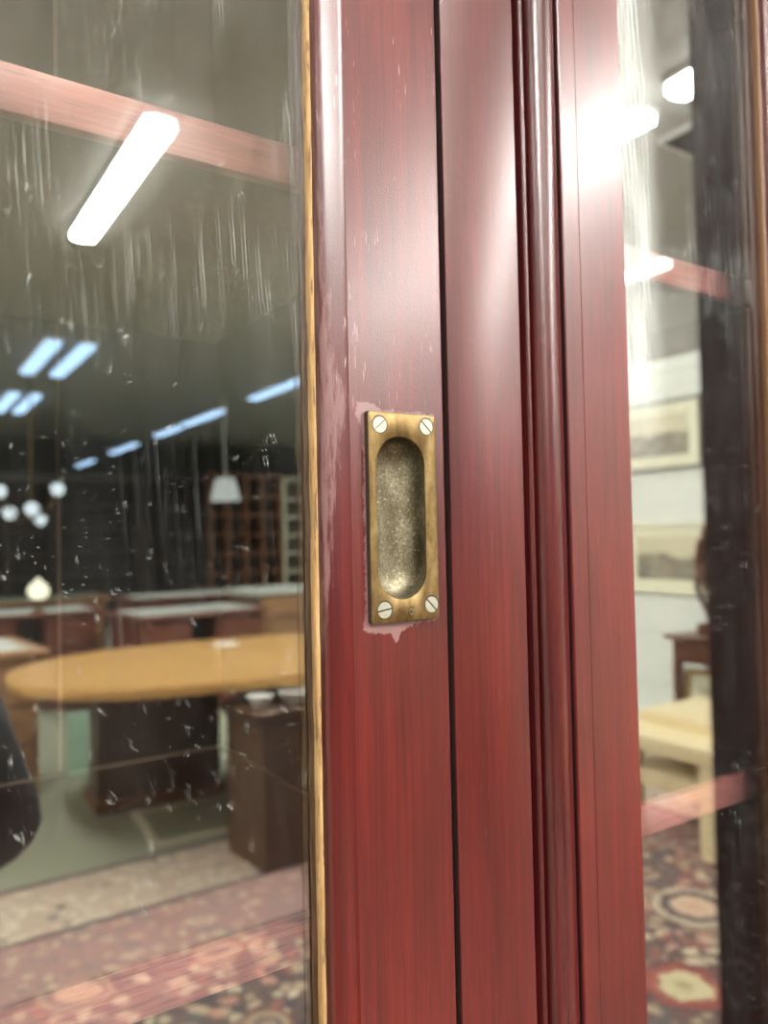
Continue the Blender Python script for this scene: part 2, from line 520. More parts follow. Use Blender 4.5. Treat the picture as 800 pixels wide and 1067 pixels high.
# ---- first sliding door (the one with the pull)
d1 = MB()
p = inner_stile_poly(0.1757, 0.1882, 0.245, 1)
cut0, cut1 = 0.1990, 0.2312
left = [q for q in p if q[0] <= cut0] + [(cut0, 0.0), (cut0, 0.024)]
left = p[:11] + [(cut0, 0.0), (cut0, 0.024)]
right = [(cut1, 0.024), (cut1, 0.0)] + p[-4:]
d1.prism(left, Z0, Z1).prism(right, Z0, Z1)
for za, zb in ((Z0, 1.3165), (1.4005, Z1)):
    d1.box(cut0, cut1, 0.0, 0.024, za, zb)
d1.prism(inner_stile_poly(-0.560, -0.5725, -0.622, -1), Z0, Z1)
rails(d1, -0.5725, 0.1757)
door1 = d1.build('sliding_door', M_DOOR, bc, 25)
tag(door1, 'sliding door with worn varnish and a brass flush pull')
def pane(xa, xb, name, m, par):
    o = MB()
    o.box(xa, xb, 0.016, 0.0195, Z0 + 0.07, Z1 - 0.06)
    ob = o.build(name, [m, M_GLASS_EDGE], par, 0)
    for f in ob.data.polygons:
        if abs(f.normal.y) < 0.5:
            f.material_index = 1
    return ob
pane(-0.566, 0.181, 'glass_pane', M_GLASS_A, door1)
def strip(x, s, par, m=None):
    r = random.Random(int(x * 1000))
    mb = MB()
    t = bmesh.new()
    N = 160
    rows = []
    za, zb = Z0 + 0.085, Z1 - 0.075
    for k in range(N + 1):
        z = za + (zb - za) * k / N
        w = 0.0010 + r.uniform(-0.00025, 0.00025)
        rows.append([t.verts.new((x + s * 0.0003, 0.0098 + r.uniform(-0.0003, 0.0003), z)), t.verts.new((x - s * w, 0.0106, z)),
                     t.verts.new((x - s * (w + 0.0003), 0.0135, z)), t.verts.new((x - s * w, 0.0160, z)), t.verts.new((x + s * 0.0003, 0.0160, z))])
    for a, b in zip(rows, rows[1:]):
        for i in range(5):
            t.faces.new((a[i], a[(i + 1) % 5], b[(i + 1) % 5], b[i]))
    t.faces.new(rows[0]); t.faces.new(rows[-1][::-1])
    bmesh.ops.recalc_face_normals(t, faces=t.faces)
    mb._join(t, 0)
    return tag(mb.build('glazing_strip', m or M_PUTTY, par, 60), 'brown varnished strip beside the glass' if m else 'bare pale wood strip beside the glass')
strip(0.1757, 1, door1)
strip(-0.560, -1, door1)

# ---- brass flush pull
PX0, PX1, PZ0, PZ1, PY = 0.1964, 0.2367, 1.3078, 1.4096, -0.0035
CX, CZ, CR, CH = 0.2151, 1.3583, 0.0142, 0.0254
def stadium(phi, R, H):
    c, s = math.cos(phi), math.sin(phi)
    lo, hi = 0.0, 1.0
    for _ in range(40):
        m = (lo + hi) / 2
        x, z = m * c, m * s
        zz = max(abs(z) - H, 0)
        if x * x + zz * zz > R * R: hi = m
        else: lo = m
    return lo
def rrect(phi, inset, cr_=0.0012):
    c, s = math.cos(phi), math.sin(phi)
    lo, hi = 0.0, 0.2
    for _ in range(44):
        m = (lo + hi) / 2
        x, z = CX + m * c, CZ + m * s
        dx = max(PX0 + inset + cr_ - x, x - (PX1 - inset - cr_), 0)
        dz = max(PZ0 + inset + cr_ - z, z - (PZ1 - inset - cr_), 0)
        if math.hypot(dx, dz) > cr_: hi = m
        else: lo = m
    return lo
phis = [2 * PI * k / 96 for k in range(96)]
for (x, z) in ((PX0, PZ0), (PX1, PZ0), (PX0, PZ1), (PX1, PZ1)):
    a = math.atan2(z - CZ, x - CX) % (2 * PI)
    phis += [a + d for d in (-0.03, -0.015, 0, 0.015, 0.03)]
for k in range(13):
    for sgn in (1, -1):
        phis.append((sgn * math.atan2(CH, CR) + (k - 6) * 0.012) % (2 * PI))
        phis.append((PI + sgn * math.atan2(CH, CR) + (k - 6) * 0.012) % (2 * PI))
        phis.append((sgn * PI / 2 + (k - 6) * 0.06) % (2 * PI))
phis = sorted(set(round(a % (2 * PI), 5) for a in phis))
t = bmesh.new()
loops = []
def loop(fn, y):
    loops.append([t.verts.new((CX + fn(a) * math.cos(a), y, CZ + fn(a) * math.sin(a))) for a in phis])
loop(lambda a: rrect(a, 0.0), 0.0005)
loop(lambda a: rrect(a, 0.0), PY + 0.0007)
loop(lambda a: rrect(a, 0.0002), PY + 0.0002)
loop(lambda a: rrect(a, 0.0007), PY)
n_rim = len(loops)
loop(lambda a: stadium(a, CR + 0.0007, CH), PY)
loop(lambda a: stadium(a, CR + 0.0002, CH), PY + 0.00025)
loop(lambda a: stadium(a, CR, CH), PY + 0.0009)
cup_from = len(loops) - 1
D = 0.0140
for k in range(1, 11):
    rr = CR * math.cos(k / 10 * PI / 2 * 0.985)
    loop(lambda a, rr=rr: stadium(a, rr, CH), PY + 0.0009 + D * math.sin(k / 10 * PI / 2) ** 0.6)
for i, (a, b) in enumerate(zip(loops, loops[1:])):
    for k in range(len(phis)):
        f = t.faces.new((a[k], a[(k + 1) % len(phis)], b[(k + 1) % len(phis)], b[k]))
        f.material_index = 1 if i >= cup_from else (2 if i == 0 else 0)  # plate sides get a dark colour in place of their shade
f = t.faces.new(loops[-1]); f.material_index = 1
bmesh.ops.recalc_face_normals(t, faces=t.faces)
mb = MB()
for mi in (0, 1):
    pass
mp = {v: mb.b.verts.new(v.co) for v in t.verts}
for f in t.faces:
    g = mb.b.faces.new([mp[v] for v in f.verts]); g.material_index = f.material_index
t.free()
pull = mb.build('flush_pull', [M_BRASS, M_CUP, M_SLOT], door1, 40)
# the open sheet's normals must face the room
if sum(f.normal.y for f in pull.data.polygons if f.center.y < PY + 0.0001) > 0:
    pull.data.flip_normals()
tag(pull, 'aged brass recessed flush pull with a rounded finger cup')
def screw(x, z, ang, slot_deep=True):
    mb = MB()
    r, y = 0.0039, PY
    n = 36
    mb.prism([(x + 0.0002 + 0.0045 * math.cos(2 * PI * k / n), z + 0.0003 + 0.0045 * math.sin(2 * PI * k / n)) for k in range(n)], y - 0.00004, y + 0.001, 'y', 1)  # offset dark disc: slot floor plus a painted shadow rim
    w = 0.00042 if slot_deep else 0.0002
    for s in (1, -1):
        a0 = math.asin(w / r)
        pts = []
        for k in range(19):
            a = a0 + (PI - 2 * a0) * k / 18
            u, v = r * math.cos(a), s * r * math.sin(a)
            pts.append((x + u * math.cos(ang) - v * math.sin(ang), z + u * math.sin(ang) + v * math.cos(ang)))
        mb.prism(pts, y - 0.00035, y + 0.0005, 'y', 0)
    mb.build('screw', [M_SCREW, M_SLOT], door1, 30)
screw(0.2028, 1.4031, rad(40), False)
screw(0.2306, 1.4037, rad(-42))
screw(0.2036, 1.3141, rad(8))
screw(0.2316, 1.3150, rad(-45))
st = MB()
ring = [(0.2191 + 0.0011 * math.cos(2 * PI * k / 20), PY - 0.0001, 1.3122 + 0.0013 * math.sin(2 * PI * k / 20)) for k in range(21)]
st.tube(ring, 0.00035, 8)
st.tube([(0.2202, PY - 0.0001, 1.3125), (0.2205, PY - 0.0001, 1.3146)], 0.0003, 8)
st.build('stamped_mark', M_CUP, door1, 60)

# ---- second door
d2 = MB()
xa = 0.3365
d2.prism([(xa, 0.024), (xa, 0.0014), (xa + 0.0005, 0.0004), (xa + 0.0012, -0.0001), (0.3502, 0.0), (0.3506, 0.0005), (0.3510, 0.0),
          (0.3912, 0.0), (0.3918, 0.0004), (0.392, 0.0012), (0.392, 0.024)], Z0, Z1)
d2.prism(inner_stile_poly(0.571, 0.5835, 0.622, 1), Z0, Z1)
rails(d2, 0.392, 0.571)
door2 = d2.build('sliding_door', [M_RDOOR, M_INNER], bc, 25)
shaded_gap_edge(door2, xa)
tag(door2, 'narrow sliding door with smeared glass and no pull')
pane(0.386, 0.577, 'glass_pane', M_GLASS_B, door2)
strip(0.571, 1, door2, plain('varnished_strip', (0.17, 0.08, 0.035), 0.35))

# ------------------------------------------------------------------ tall cabinet at the end
M_CAB = plain('ebonised_mahogany', (0.012, 0.005, 0.005), 0.6, spec=0.25)
cb = empty('corner_cabinet', (1.14, -0.42, 0), 0, 'tall dark mahogany cabinet standing past the right end of the bookcase', 'cabinet')
MB().box(0, 1.1, 0.02, 0.86, 0.1, 2.45).build('carcass', M_CAB, cb, 0)
MB().box(-0.02, 1.12, -0.01, 0.86, 0, 0.1).build('plinth', M_CAB, cb, 0)
MB().box(-0.03, 1.13, -0.03, 0.86, 2.45, 2.52).build('cornice', M_CAB, cb, 0)
for xa, xb in ((0.01, 0.545), (0.555, 1.09)):
    dr = MB().box(xa, xb, -0.002, 0.02, 0.12, 2.43).box(xa + 0.09, xb - 0.09, -0.008, -0.002, 0.25, 2.3).build('door', M_CAB, cb, 0)
    MB().lathe([(0.0, 0), (0.012, 0), (0.008, 0.012), (0.016, 0.022), (0.012, 0.032), (0.0, 0.034)], mat=Matrix.Translation(((xb - 0.04) if xa < 0.3 else (xa + 0.04), -0.002, 1.15)) @ Matrix.Rotation(PI / 2, 4, 'X')).build('knob', M_BRASS, dr)

# ------------------------------------------------------------------ ceiling battens
M_HOUSING = plain('white_enamel', (0.75, 0.75, 0.72), 0.4)
M_TUBE = emitter('warm_white_diffuser', (1.0, 0.97, 0.90), TUBE_NEAR)
M_TUBE_BRIGHT = emitter('bright_white_diffuser', (1.0, 0.98, 0.93), 120.0)
M_TUBE_STRONG = emitter('strong_white_diffuser', (1.0, 0.98, 0.93), 175.0)
M_TUBE_DIM = emitter('soft_white_diffuser', (1.0, 0.97, 0.90), 12.0)
M_TUBE_COOL = emitter('cool_white_diffuser', (0.46, 0.68, 1.0), TUBE_FAR)
def batten(x, ya, yb, cool, label, group=None, w=0.13):
    L = abs(yb - ya)
    b = empty('ceiling_light', (x, (ya + yb) / 2, 2.999), 0, label, 'light', group)
    MB().box(-w * 0.5, w * 0.5, -L / 2, L / 2, -0.03, 0).build('housing', M_HOUSING, b, 0)
    pts = []
    r = w * 0.46
    for k in range(13):
        a = -PI / 2 + PI * k / 12
        pts.append((r * math.sin(a) if False else r * math.cos(a + PI / 2) * -1, L / 2 - r * 0.5 + r * 0.5 * math.cos(a)))
    pts = [(u, v) for u, v in pts] + [(u, -v) for u, v in pts[::-1]]
    dd = MB()
    dd.prism(pts, -0.055, -0.03, 'z')
    dd.build('diffuser', (M_TUBE, M_TUBE_COOL, M_TUBE_DIM, M_TUBE_BRIGHT, M_TUBE_STRONG)[cool], b, 30)
    return b
batten(0.928, -2.52, -3.89, 0, 'long white ceiling light shining over the oval table end nearest the bookcase')
batten(2.50, -1.50, -2.85, 3, 'white ceiling light above the rug by the pale wooden stool')
batten(2.46, -0.78, -1.37, 0, 'white ceiling light nearest the tall dark cabinet')
batten(3.98, -2.50, -3.50, 2, 'white ceiling light tight against the boarded white wall')
batten(-2.0, -0.9, -2.27, 0, 'white ceiling light over the bare floor at the left wall')  # added lamp outside the reflections, lights the bookcase front
for i in range(4):  # unseen row added for the bevel highlight and as fill
    batten(-0.45, -1.75 - 1.9 * i, -3.12 - 1.9 * i, 4 if i == 0 else 0, ['white ceiling light behind the person with the phone', 'white ceiling light above the light brown desk',
           'white ceiling light over the tall reddish desk', 'white ceiling light left of the chandelier'][i], 'row of white ceiling lights')
batten(0.6, -0.35, -1.72, 0, 'white ceiling light almost above the bookcase front')  # added overhead lamp, meant to shade the top of the finger cup
batten(2.95, -3.3, -4.67, 4, 'white ceiling light over the right end of the oval table')  # added unseen lamp for the sheen on post and stile
batten(4.5, -6.2, -7.57, 3, 'white ceiling light right of the twin pair near the wall end')  # added out of the reflections to brighten the far ceiling
batten(5.6, -5.2, -6.57, 0, 'white ceiling light beyond the end of the boarded white wall')  # unseen lamp added to fill the deeper room
batten(6.7, -9.6, -10.97, 0, 'white ceiling light just before the cream bookcase')  # added unseen, brightens the brown and cream bookcases
batten(7.4, -7.6, -8.97, 0, 'white ceiling light in the far right corner of the showroom')  # extra fill lamp, kept out of the reflected view
for i in range(4):  # left-wall row added as unseen fill light
    batten(-2.0, -3.6 - 2.6 * i, -4.97 - 2.6 * i, 0, ['white ceiling light along the left wall level with the oval table', 'white ceiling light along the left wall level with the reddish desk',
           'white ceiling light along the left wall level with the chandelier', 'white ceiling light along the left wall before the dark bookcases'][i], 'white ceiling lights along the left wall')
for (xa, ya) in ((1.22, -6.2), (1.485, -6.2)):
    batten(xa, ya, ya - 1.37, 1, ('left' if xa < 1.3 else 'right') + ' bluish light of the twin pair beyond the oval table', 'twin ceiling lights')
for (xa, ya) in ((1.28, -8.7), (1.50, -8.7)):
    batten(xa, ya, ya - 1.37, 1, ('left' if xa < 1.4 else 'right') + ' bluish light of the farther twin pair over the desks', 'farther twin ceiling lights')
for i, (ya, yb) in enumerate(((-6.5, -7.9), (-8.8, -10.2), (-10.4, -11.5), (-12.6, -14.2), (-15.6, -17.0))):
    batten(3.68, ya, yb, 1, ['bluish ceiling light nearest in the row leading to the far bookcases', 'bluish ceiling light second in the row leading to the far bookcases',
           'bluish ceiling light third in the row leading to the far bookcases', 'bluish ceiling light just beyond the far bookcases', 'bluish ceiling light farthest away near the end wall'][i], 'row of ceiling lights')

# ------------------------------------------------------------------ rugs
def rug_mat():
    t = NT('persian_rug_pile')
    x, y, z = t.xyz()
    warp = t.noise(t.coord((1, 1, 1)), 5, 3)
    wv = t.n('ShaderNodeVectorMath', operation='ADD')
    t.s(wv.inputs[0], t.coord((1, 1, 1)))
    cmb = t.n('ShaderNodeCombineXYZ')
    t.s(cmb.inputs[0], t.math('MULTIPLY', warp, 0.12)); t.s(cmb.inputs[1], t.math('MULTIPLY', warp, 0.12))
    t.s(wv.inputs[1], cmb.outputs[0])
    big = t.vor(wv.outputs[0], 3.6)
    bcol = t.n('ShaderNodeSeparateColor')
    t.s(bcol.inputs[0], t.vor(wv.outputs[0], 3.6, 'Color'))
    small = t.vor(wv.outputs[0], 21)
    scol = t.n('ShaderNodeSeparateColor')
    t.s(scol.inputs[0], t.vor(wv.outputs[0], 21, 'Color'))
    # palette per little motif
    pal = t.ramp(scol.outputs[0], [(0.0, (0.03, 0.032, 0.05)), (0.16, (0.42, 0.31, 0.22)), (0.38, (0.26, 0.08, 0.07)), (0.50, (0.55, 0.45, 0.32)), (0.74, (0.07, 0.08, 0.085)), (0.84, (0.48, 0.24, 0.19))], 'CONSTANT')
    field = t.mix(t.step(small, 0.34, 0.58), pal, (0.09, 0.06, 0.06))
    # medallions: beige heart, dark ring, beige ring
    med = t.ramp(big, [(0.0, (0.50, 0.27, 0.20)), (0.20, (0.52, 0.32, 0.22)), (0.27, (0.035, 0.035, 0.05)), (0.33, (0.38, 0.28, 0.19)), (0.40, (0.12, 0.03, 0.03)), (0.45, (0.02, 0.02, 0.03))])
    pick = t.math('MULTIPLY', t.step(bcol.outputs[1], 0.45, 0.5), t.math('SUBTRACT', 1.0, t.step(big, 0.40, 0.43)))
    field = t.mix(pick, field, med)
    for (mx, my, mr_) in ((1.27, 0.36, 0.085),):
        ax = t.math('SUBTRACT', x, mx); ay = t.math('SUBTRACT', y, my)
        dd = t.math('SQRT', t.math('ADD', t.math('MULTIPLY', ax, ax), t.math('MULTIPLY', ay, ay)))
        dd = t.math('ADD', dd, t.math('MULTIPLY', t.math('SUBTRACT', t.noise(t.coord(), 26, 2), 0.5), 0.035))
        rc = t.ramp(t.math('DIVIDE', dd, mr_ * 2.0), [(0.0, (0.60, 0.36, 0.26)), (0.42, (0.62, 0.44, 0.32)), (0.50, (0.05, 0.05, 0.06)), (0.64, (0.06, 0.05, 0.06)), (0.70, (0.50, 0.40, 0.29))])
        field = t.mix(t.math('SUBTRACT', 1.0, t.step(dd, mr_ * 1.62, mr_ * 1.72)), field, rc)
    fx = t.math('SUBTRACT', x, 0.83); fy = t.math('SUBTRACT', y, 0.63)
    fd = t.math('ADD', t.math('SQRT', t.math('ADD', t.math('MULTIPLY', fx, fx), t.math('MULTIPLY', fy, fy))), t.math('MULTIPLY', t.math('SUBTRACT', t.noise(t.coord(), 22, 3), 0.5), 0.09))
    fc = t.ramp(t.math('DIVIDE', fd, 0.14), [(0.0, (0.40, 0.34, 0.17)), (0.28, (0.66, 0.58, 0.36)), (0.48, (0.58, 0.50, 0.30)), (0.56, (0.30, 0.06, 0.05)), (0.82, (0.24, 0.05, 0.045)), (0.9, (0.035, 0.035, 0.05))])
    field = t.mix(t.math('SUBTRACT', 1.0, t.step(fd, 0.13, 0.14)), field, fc)
    # border bands
    dx = t.math('SUBTRACT', 2.45, t.math('ABSOLUTE', x))
    dy = t.math('MINIMUM', t.math('ADD', 1.25, y), t.math('MULTIPLY', t.math('SUBTRACT', 1.25, y), 1.9))
    d = t.math('MINIMUM', dx, dy)
    bpal = t.ramp(scol.outputs[0], [(0.0, (0.70, 0.60, 0.46)), (0.45, (0.58, 0.40, 0.32)), (0.62, (0.74, 0.64, 0.50)), (0.92, (0.10, 0.08, 0.08))], 'CONSTANT')
    band = t.mix(t.step(small, 0.35, 0.55), bpal, (0.52, 0.41, 0.32))
    rband = t.mix(t.step(small, 0.34, 0.50), t.mix(0.30, pal, (0.62, 0.47, 0.42)), (0.34, 0.19, 0.18))
    c = t.mix(t.math('SUBTRACT', 1.0, t.step(d, 0.80, 0.82)), field, rband)
    c = t.mix(t.math('SUBTRACT', 1.0, t.step(d, 0.47, 0.48)), c, (0.03, 0.025, 0.035))
    c = t.mix(t.math('SUBTRACT', 1.0, t.step(d, 0.44, 0.45)), c, band)
    c = t.mix(t.math('SUBTRACT', 1.0, t.step(d, 0.035, 0.04)), c, (0.035, 0.02, 0.03))
    n = t.noise(t.coord(), 300, 2)
    c = t.mix(t.math('MULTIPLY', n, 0.35), c, (0.30, 0.24, 0.19))
    return t.pbr(c, 0.9, 0.0, t.bump(n, 0.3, 0.003), 0.1)
rug = empty('persian_rug', (1.15, -1.72, 0.001), 0, 'red and navy floral Persian rug with a beige border on the floor before the bookcase', 'rug')
MB().box(-2.45, 2.45, -1.25, 1.25, 0, 0.012).build('rug_pile', rug_mat(), rug, 0)
fr = MB()
for k in range(160):
    yy = -1.24 + 2.48 * k / 159
    for s in (1, -1):
        fr.box(min(s * 2.45, s * 2.52), max(s * 2.45, s * 2.52), yy - 0.004, yy + 0.004, 0.0, 0.006)
tag(fr.build('fringe', plain('cotton_fringe', (0.55, 0.48, 0.36), 0.9), rug, 0), kind='stuff')

# ------------------------------------------------------------------ oval table
M_OAK = room_wood('honey_oak_top', (0.38, 0.20, 0.06), (0.52, 0.30, 0.10), 0.28)
M_WALNUT = room_wood('walnut_pedestal', (0.055, 0.028, 0.018), (0.11, 0.055, 0.032), 0.4, 'z')
M_BROWN = room_wood('brown_table_base', (0.16, 0.070, 0.032), (0.24, 0.115, 0.055), 0.4)
tb = empty('conference_table', (1.62, -3.36, 0), rad(4), 'oval honey-coloured conference table on dark panel pedestals behind the rug', 'table')
def oval(a, b, n=72, e=2.5):
    o = []
    for k in range(n):
        q = 2 * PI * k / n
        c, s = math.cos(q), math.sin(q)
        o.append((a * math.copysign(abs(c) ** (2 / e), c), b * math.copysign(abs(s) ** (2 / e), s)))
    return o
MB().prism(oval(1.13, 0.71), 0.712, 0.742).prism(oval(1.10, 0.69), 0.742, 0.750).prism(oval(1.09, 0.67), 0.700, 0.712).build('tabletop', M_OAK, tb, 30)
for s in (-1, 1):
    MB().box(s * 0.40 - 0.31, s * 0.40 + 0.31, -0.50, -0.24, 0.06, 0.70).build('pedestal', M_WALNUT, tb, 0)
    MB().box(s * 0.40 - 0.33, s * 0.40 + 0.33, -0.56, -0.20, 0.0, 0.06, bev=0.012).build('foot', M_BROWN, tb, 0)
MB().box(-0.85, 0.85, -0.40, -0.33, 0.50, 0.69).build('stretcher_rail', M_BROWN, tb, 0)
tag(MB().box(-0.065, 0.065, -0.05, 0.05, 0, 0.004).box(-0.055, 0.06, -0.045, 0.045, 0.004, 0.007).build('paper_stack', plain('white_paper', (0.8, 0.8, 0.8), 0.7), None, 0, (1.66, -3.78, 0.75)),
    'small stack of white paper lying on the oval table', 'paper')

pn = MB().box(0, 0.50, -0.012, 0.012, 0, 0.50, bev=0.004).build('fabric_screen', plain('pale_green_fabric', (0.50, 0.74, 0.58), 0.9), None, 0, (0.93, -4.35, 0.0))  # made-up panel standing in for a brightly lit patch of floor
tag(pn, 'pale green fabric panel standing on the floor behind the oval table', 'panel')
mat_ = empty('floor_mat', (1.75, -3.10, 0.0), rad(8), 'plain olive floor mat with a cream edge beneath the oval table', 'mat')

def simple_mat():
    m = MB().box(-0.62, 0.62, -0.20, 0.20, 0.001, 0.008).build('mat_field', plain('olive_mat', (0.24, 0.25, 0.16), 0.9), mat_, 0)
    e = MB()
    for a in ((-0.66, 0.66, -0.24, -0.20), (-0.66, 0.66, 0.20, 0.24), (-0.66, -0.62, -0.20, 0.20), (0.62, 0.66, -0.20, 0.20)):
        e.box(a[0], a[1], a[2], a[3], 0.001, 0.009)
    e.build('mat_edge', plain('cream_binding', (0.62, 0.56, 0.42), 0.9), mat_, 0)
simple_mat()
mat_.location = (1.70, -3.26, 0)
mat_.rotation_euler = (0, 0, rad(4))

# ------------------------------------------------------------------ desks, chests
M_LEATHER = plain('green_leather', (0.10, 0.16, 0.12), 0.4)
M_PALETOP = plain('pale_stone_top', (0.62, 0.66, 0.60), 0.35)
M_MAHOG = room_wood('desk_mahogany', (0.10, 0.028, 0.018), (0.18, 0.055, 0.032), 0.3)
M_LIGHTBR = room_wood('light_brown_desk', (0.26, 0.13, 0.06), (0.38, 0.21, 0.11), 0.35)
def desk(x, y, rz, w, d, h, wood, top, label, group='desks in the showroom'):
    t = empty('pedestal_desk', (x, y, 0), rz, label, 'desk', group)
    MB().box(-w / 2, w / 2, -d / 2, d / 2, h - 0.035, h, bev=0.006).build('desktop', wood, t, 0)
    MB().box(-w / 2 + 0.08, w / 2 - 0.08, -d / 2 + 0.08, d / 2 - 0.08, h - 0.001, h + 0.003).build('writing_surface', top, t, 0)
    for s in (-1, 1):
        xa = s * (w / 2 - 0.05 - 0.2) - 0.2
        MB().box(xa, xa + 0.4, -d / 2 + 0.04, d / 2 - 0.04, 0.0, h - 0.035).build('pedestal', wood, t, 0)
        for k in range(3):
            zb = 0.08 + k * (h - 0.14) / 3
            dr = MB().box(xa + 0.03, xa + 0.37, d / 2 - 0.04, d / 2 - 0.022, zb, zb + (h - 0.14) / 3 - 0.02).build('drawer', wood, t, 0)
            MB().lathe([(0, 0), (0.008, 0), (0.013, 0.015), (0.006, 0.024), (0, 0.025)], n=12, mat=Matrix.Translation((xa + 0.2, d / 2 - 0.022, zb + 0.09)) @ Matrix.Rotation(-PI / 2, 4, 'X')).build('knob', M_BRASS, dr)
    MB().box(-w / 2 + 0.45, w / 2 - 0.45, -d / 2 + 0.06, -d / 2 + 0.08, 0.2, h - 0.035).build('modesty_panel', wood, t, 0)
    return t
desk(0.08, -4.38, rad(-6), 1.35, 0.75, 0.78, M_LIGHTBR, M_PALETOP, 'light brown desk with pale top just left of the oval table')
desk(-0.25, -5.75, 0, 1.5, 0.8, 0.84, M_MAHOG, M_LEATHER, 'tall reddish desk behind the light brown desk')
desk(1.06, -6.62, rad(3), 1.1, 0.7, 0.78, M_MAHOG, M_PALETOP, 'mahogany desk with pale top holding the glass lamp')
desk(2.12, -5.75, rad(-4), 1.1, 0.75, 0.78, M_MAHOG, M_PALETOP, 'mahogany desk with pale green-white top behind the oval table')
desk(2.75, -7.45, 0, 1.4, 0.75, 0.78, M_MAHOG, M_PALETOP, 'mahogany desk farther back in line with the brown chest')
desk(1.35, -8.2, 0, 1.4, 0.75, 0.78, M_LIGHTBR, M_LEATHER, 'light brown desk farther back under the chandelier')
desk(4.35, -7.2, 0, 1.2, 0.75, 0.80, M_MAHOG, M_PALETOP, 'mahogany desk before the glazed brown bookcase')
ch = empty('low_chest', (3.03, -5.95, 0), rad(-5), 'greyish brown chest with a pale top between the desks', 'chest')
MB().box(-0.34, 0.34, -0.26, 0.26, 0.0, 0.86).build('carcass', room_wood('grey_brown_chest', (0.13, 0.09, 0.06), (0.2, 0.15, 0.10), 0.4), ch, 0)
MB().box(-0.37, 0.37, -0.29, 0.29, 0.86, 0.90, bev=0.006).build('chest_top', M_PALETOP, ch, 0)
for k in range(4):
    MB().box(-0.31, 0.31, 0.26, 0.278, 0.06 + k * 0.2, 0.235 + k * 0.2).build('drawer', M_LIGHTBR, ch, 0)

# dark side table in front of the oval table, with crockery
sd = empty('side_table', (1.80, -2.72, 0.0135), rad(-6), 'low dark drum-like side table at the right end of the oval table', 'table')
MB().box(-0.52, 0.52, -0.14, 0.16, 0.0, 0.60).build('carcass', M_WALNUT, sd, 0)
MB().box(-0.55, 0.55, -0.16, 0.18, 0.60, 0.635, bev=0.008).build('table_top', M_WALNUT, sd, 0)
M_CHINA = plain('white_china', (0.85, 0.85, 0.82), 0.2)
def bowl(x, y, z, r, h, m, label, name='bowl'):
    tag(MB().lathe([(0.0, 0), (r * 0.55, 0), (r * 0.6, h * 0.15), (r, h), (r * 0.93, h), (r * 0.5, h * 0.25), (0, h * 0.22)]).build(name, m, None, 50, (x, y, z)), label, 'bowl', 'crockery on the side table')
bowl(1.34, -2.62, 0.6495, 0.055, 0.045, M_CHINA, 'small white china bowl at the left end of the side table')
bowl(1.50, -2.60, 0.6495, 0.085, 0.05, M_CHINA, 'wider white china bowl beside the yellow pot')
bowl(1.62, -2.63, 0.6495, 0.045, 0.045, plain('yellow_glaze', (0.8, 0.5, 0.04), 0.3), 'small yellow glazed pot on the side table', 'pot')

vt = empty('ceiling_vent', (2.98, -1.52, 2.999), 0, 'square dark ceiling vent beside the white ceiling lights above the stool', 'vent')
MB().box(-0.22, 0.22, -0.14, 0.14, -0.02, 0).build('frame', M_HOUSING, vt, 0)
vv = MB()
for k in range(9):
    vv.box(-0.2, 0.2, -0.115 + k * 0.026, -0.10 + k * 0.026, -0.026, -0.02)
vv.box(-0.2, 0.2, -0.12, 0.12, -0.022, -0.0201).build('grille', plain('black_grille', (0.02, 0.02, 0.02), 0.6), vt, 0)

# glass lamp on desk
gl = empty('table_lamp', (1.12, -6.4, 0.783), 0, 'small lit table lamp with a pale globe on the mahogany desk', 'lamp')
MB().lathe([(0, 0), (0.06, 0), (0.06, 0.012), (0.015, 0.03), (0.012, 0.10), (0, 0.10)]).build('base', M_BRASS, gl, 50)
MB().lathe([(0, 0.10), (0.05, 0.11), (0.085, 0.16), (0.075, 0.21), (0.03, 0.25), (0.02, 0.27), (0, 0.275)]).build('lamp_shade', emitter('lit_globe', (1.0, 0.95, 0.7), 2.4), gl, 60)

# pendant lamp with white shade
pd = empty('pendant_lamp', (3.38, -8.0, 1.78), 0, 'white bell shade pendant lamp hanging before the brown bookcase', 'lamp')
MB().lathe([(0.17, 0.0), (0.165, 0.04), (0.14, 0.14), (0.115, 0.24), (0.09, 0.26), (0, 0.262)]).build('lamp_shade', emitter('lit_white_shade', (0.95, 1.0, 0.93), 0.8), pd, 60)
MB().tube([(0, 0, 0.26), (0, 0, 1.22)], 0.006).build('cord', M_HOUSING, pd)
# chandelier of globes
cd = empty('chandelier', (1.32, -8.0, 1.55), 0, 'brass chandelier with white glass globes hanging over the far desks', 'lamp')
MB().tube([(0, 0, 0.05), (0, 0, 1.45)], 0.008).lathe([(0, 0), (0.03, 0.01), (0.05, 0.05), (0.02, 0.10), (0.03, 0.16), (0, 0.2)]).build('stem', M_BRASS, cd)
M_GLOBE = emitter('lit_opal_globe', (0.85, 0.95, 1.0), 1.7)
for k, (a, rr, zz) in enumerate(((0.3, 0.25, 0.33), (1.7, 0.28, 0.12), (2.9, 0.30, 0.30), (4.1, 0.28, 0.10), (5.2, 0.26, 0.03))):
    ax, ay = rr * math.cos(a), rr * math.sin(a)
    arm = MB().tube([(0, 0, 0.06), (ax * 0.5, ay * 0.5, zz * 0.3 - 0.03), (ax, ay, zz - 0.06)], 0.008).build('arm', M_BRASS, cd)
    MB().lathe([(0.0, -0.07), (0.04, -0.055), (0.07, 0), (0.055, 0.045), (0.0, 0.07)]).build('globe', M_GLOBE, arm, 60, (ax, ay, zz))

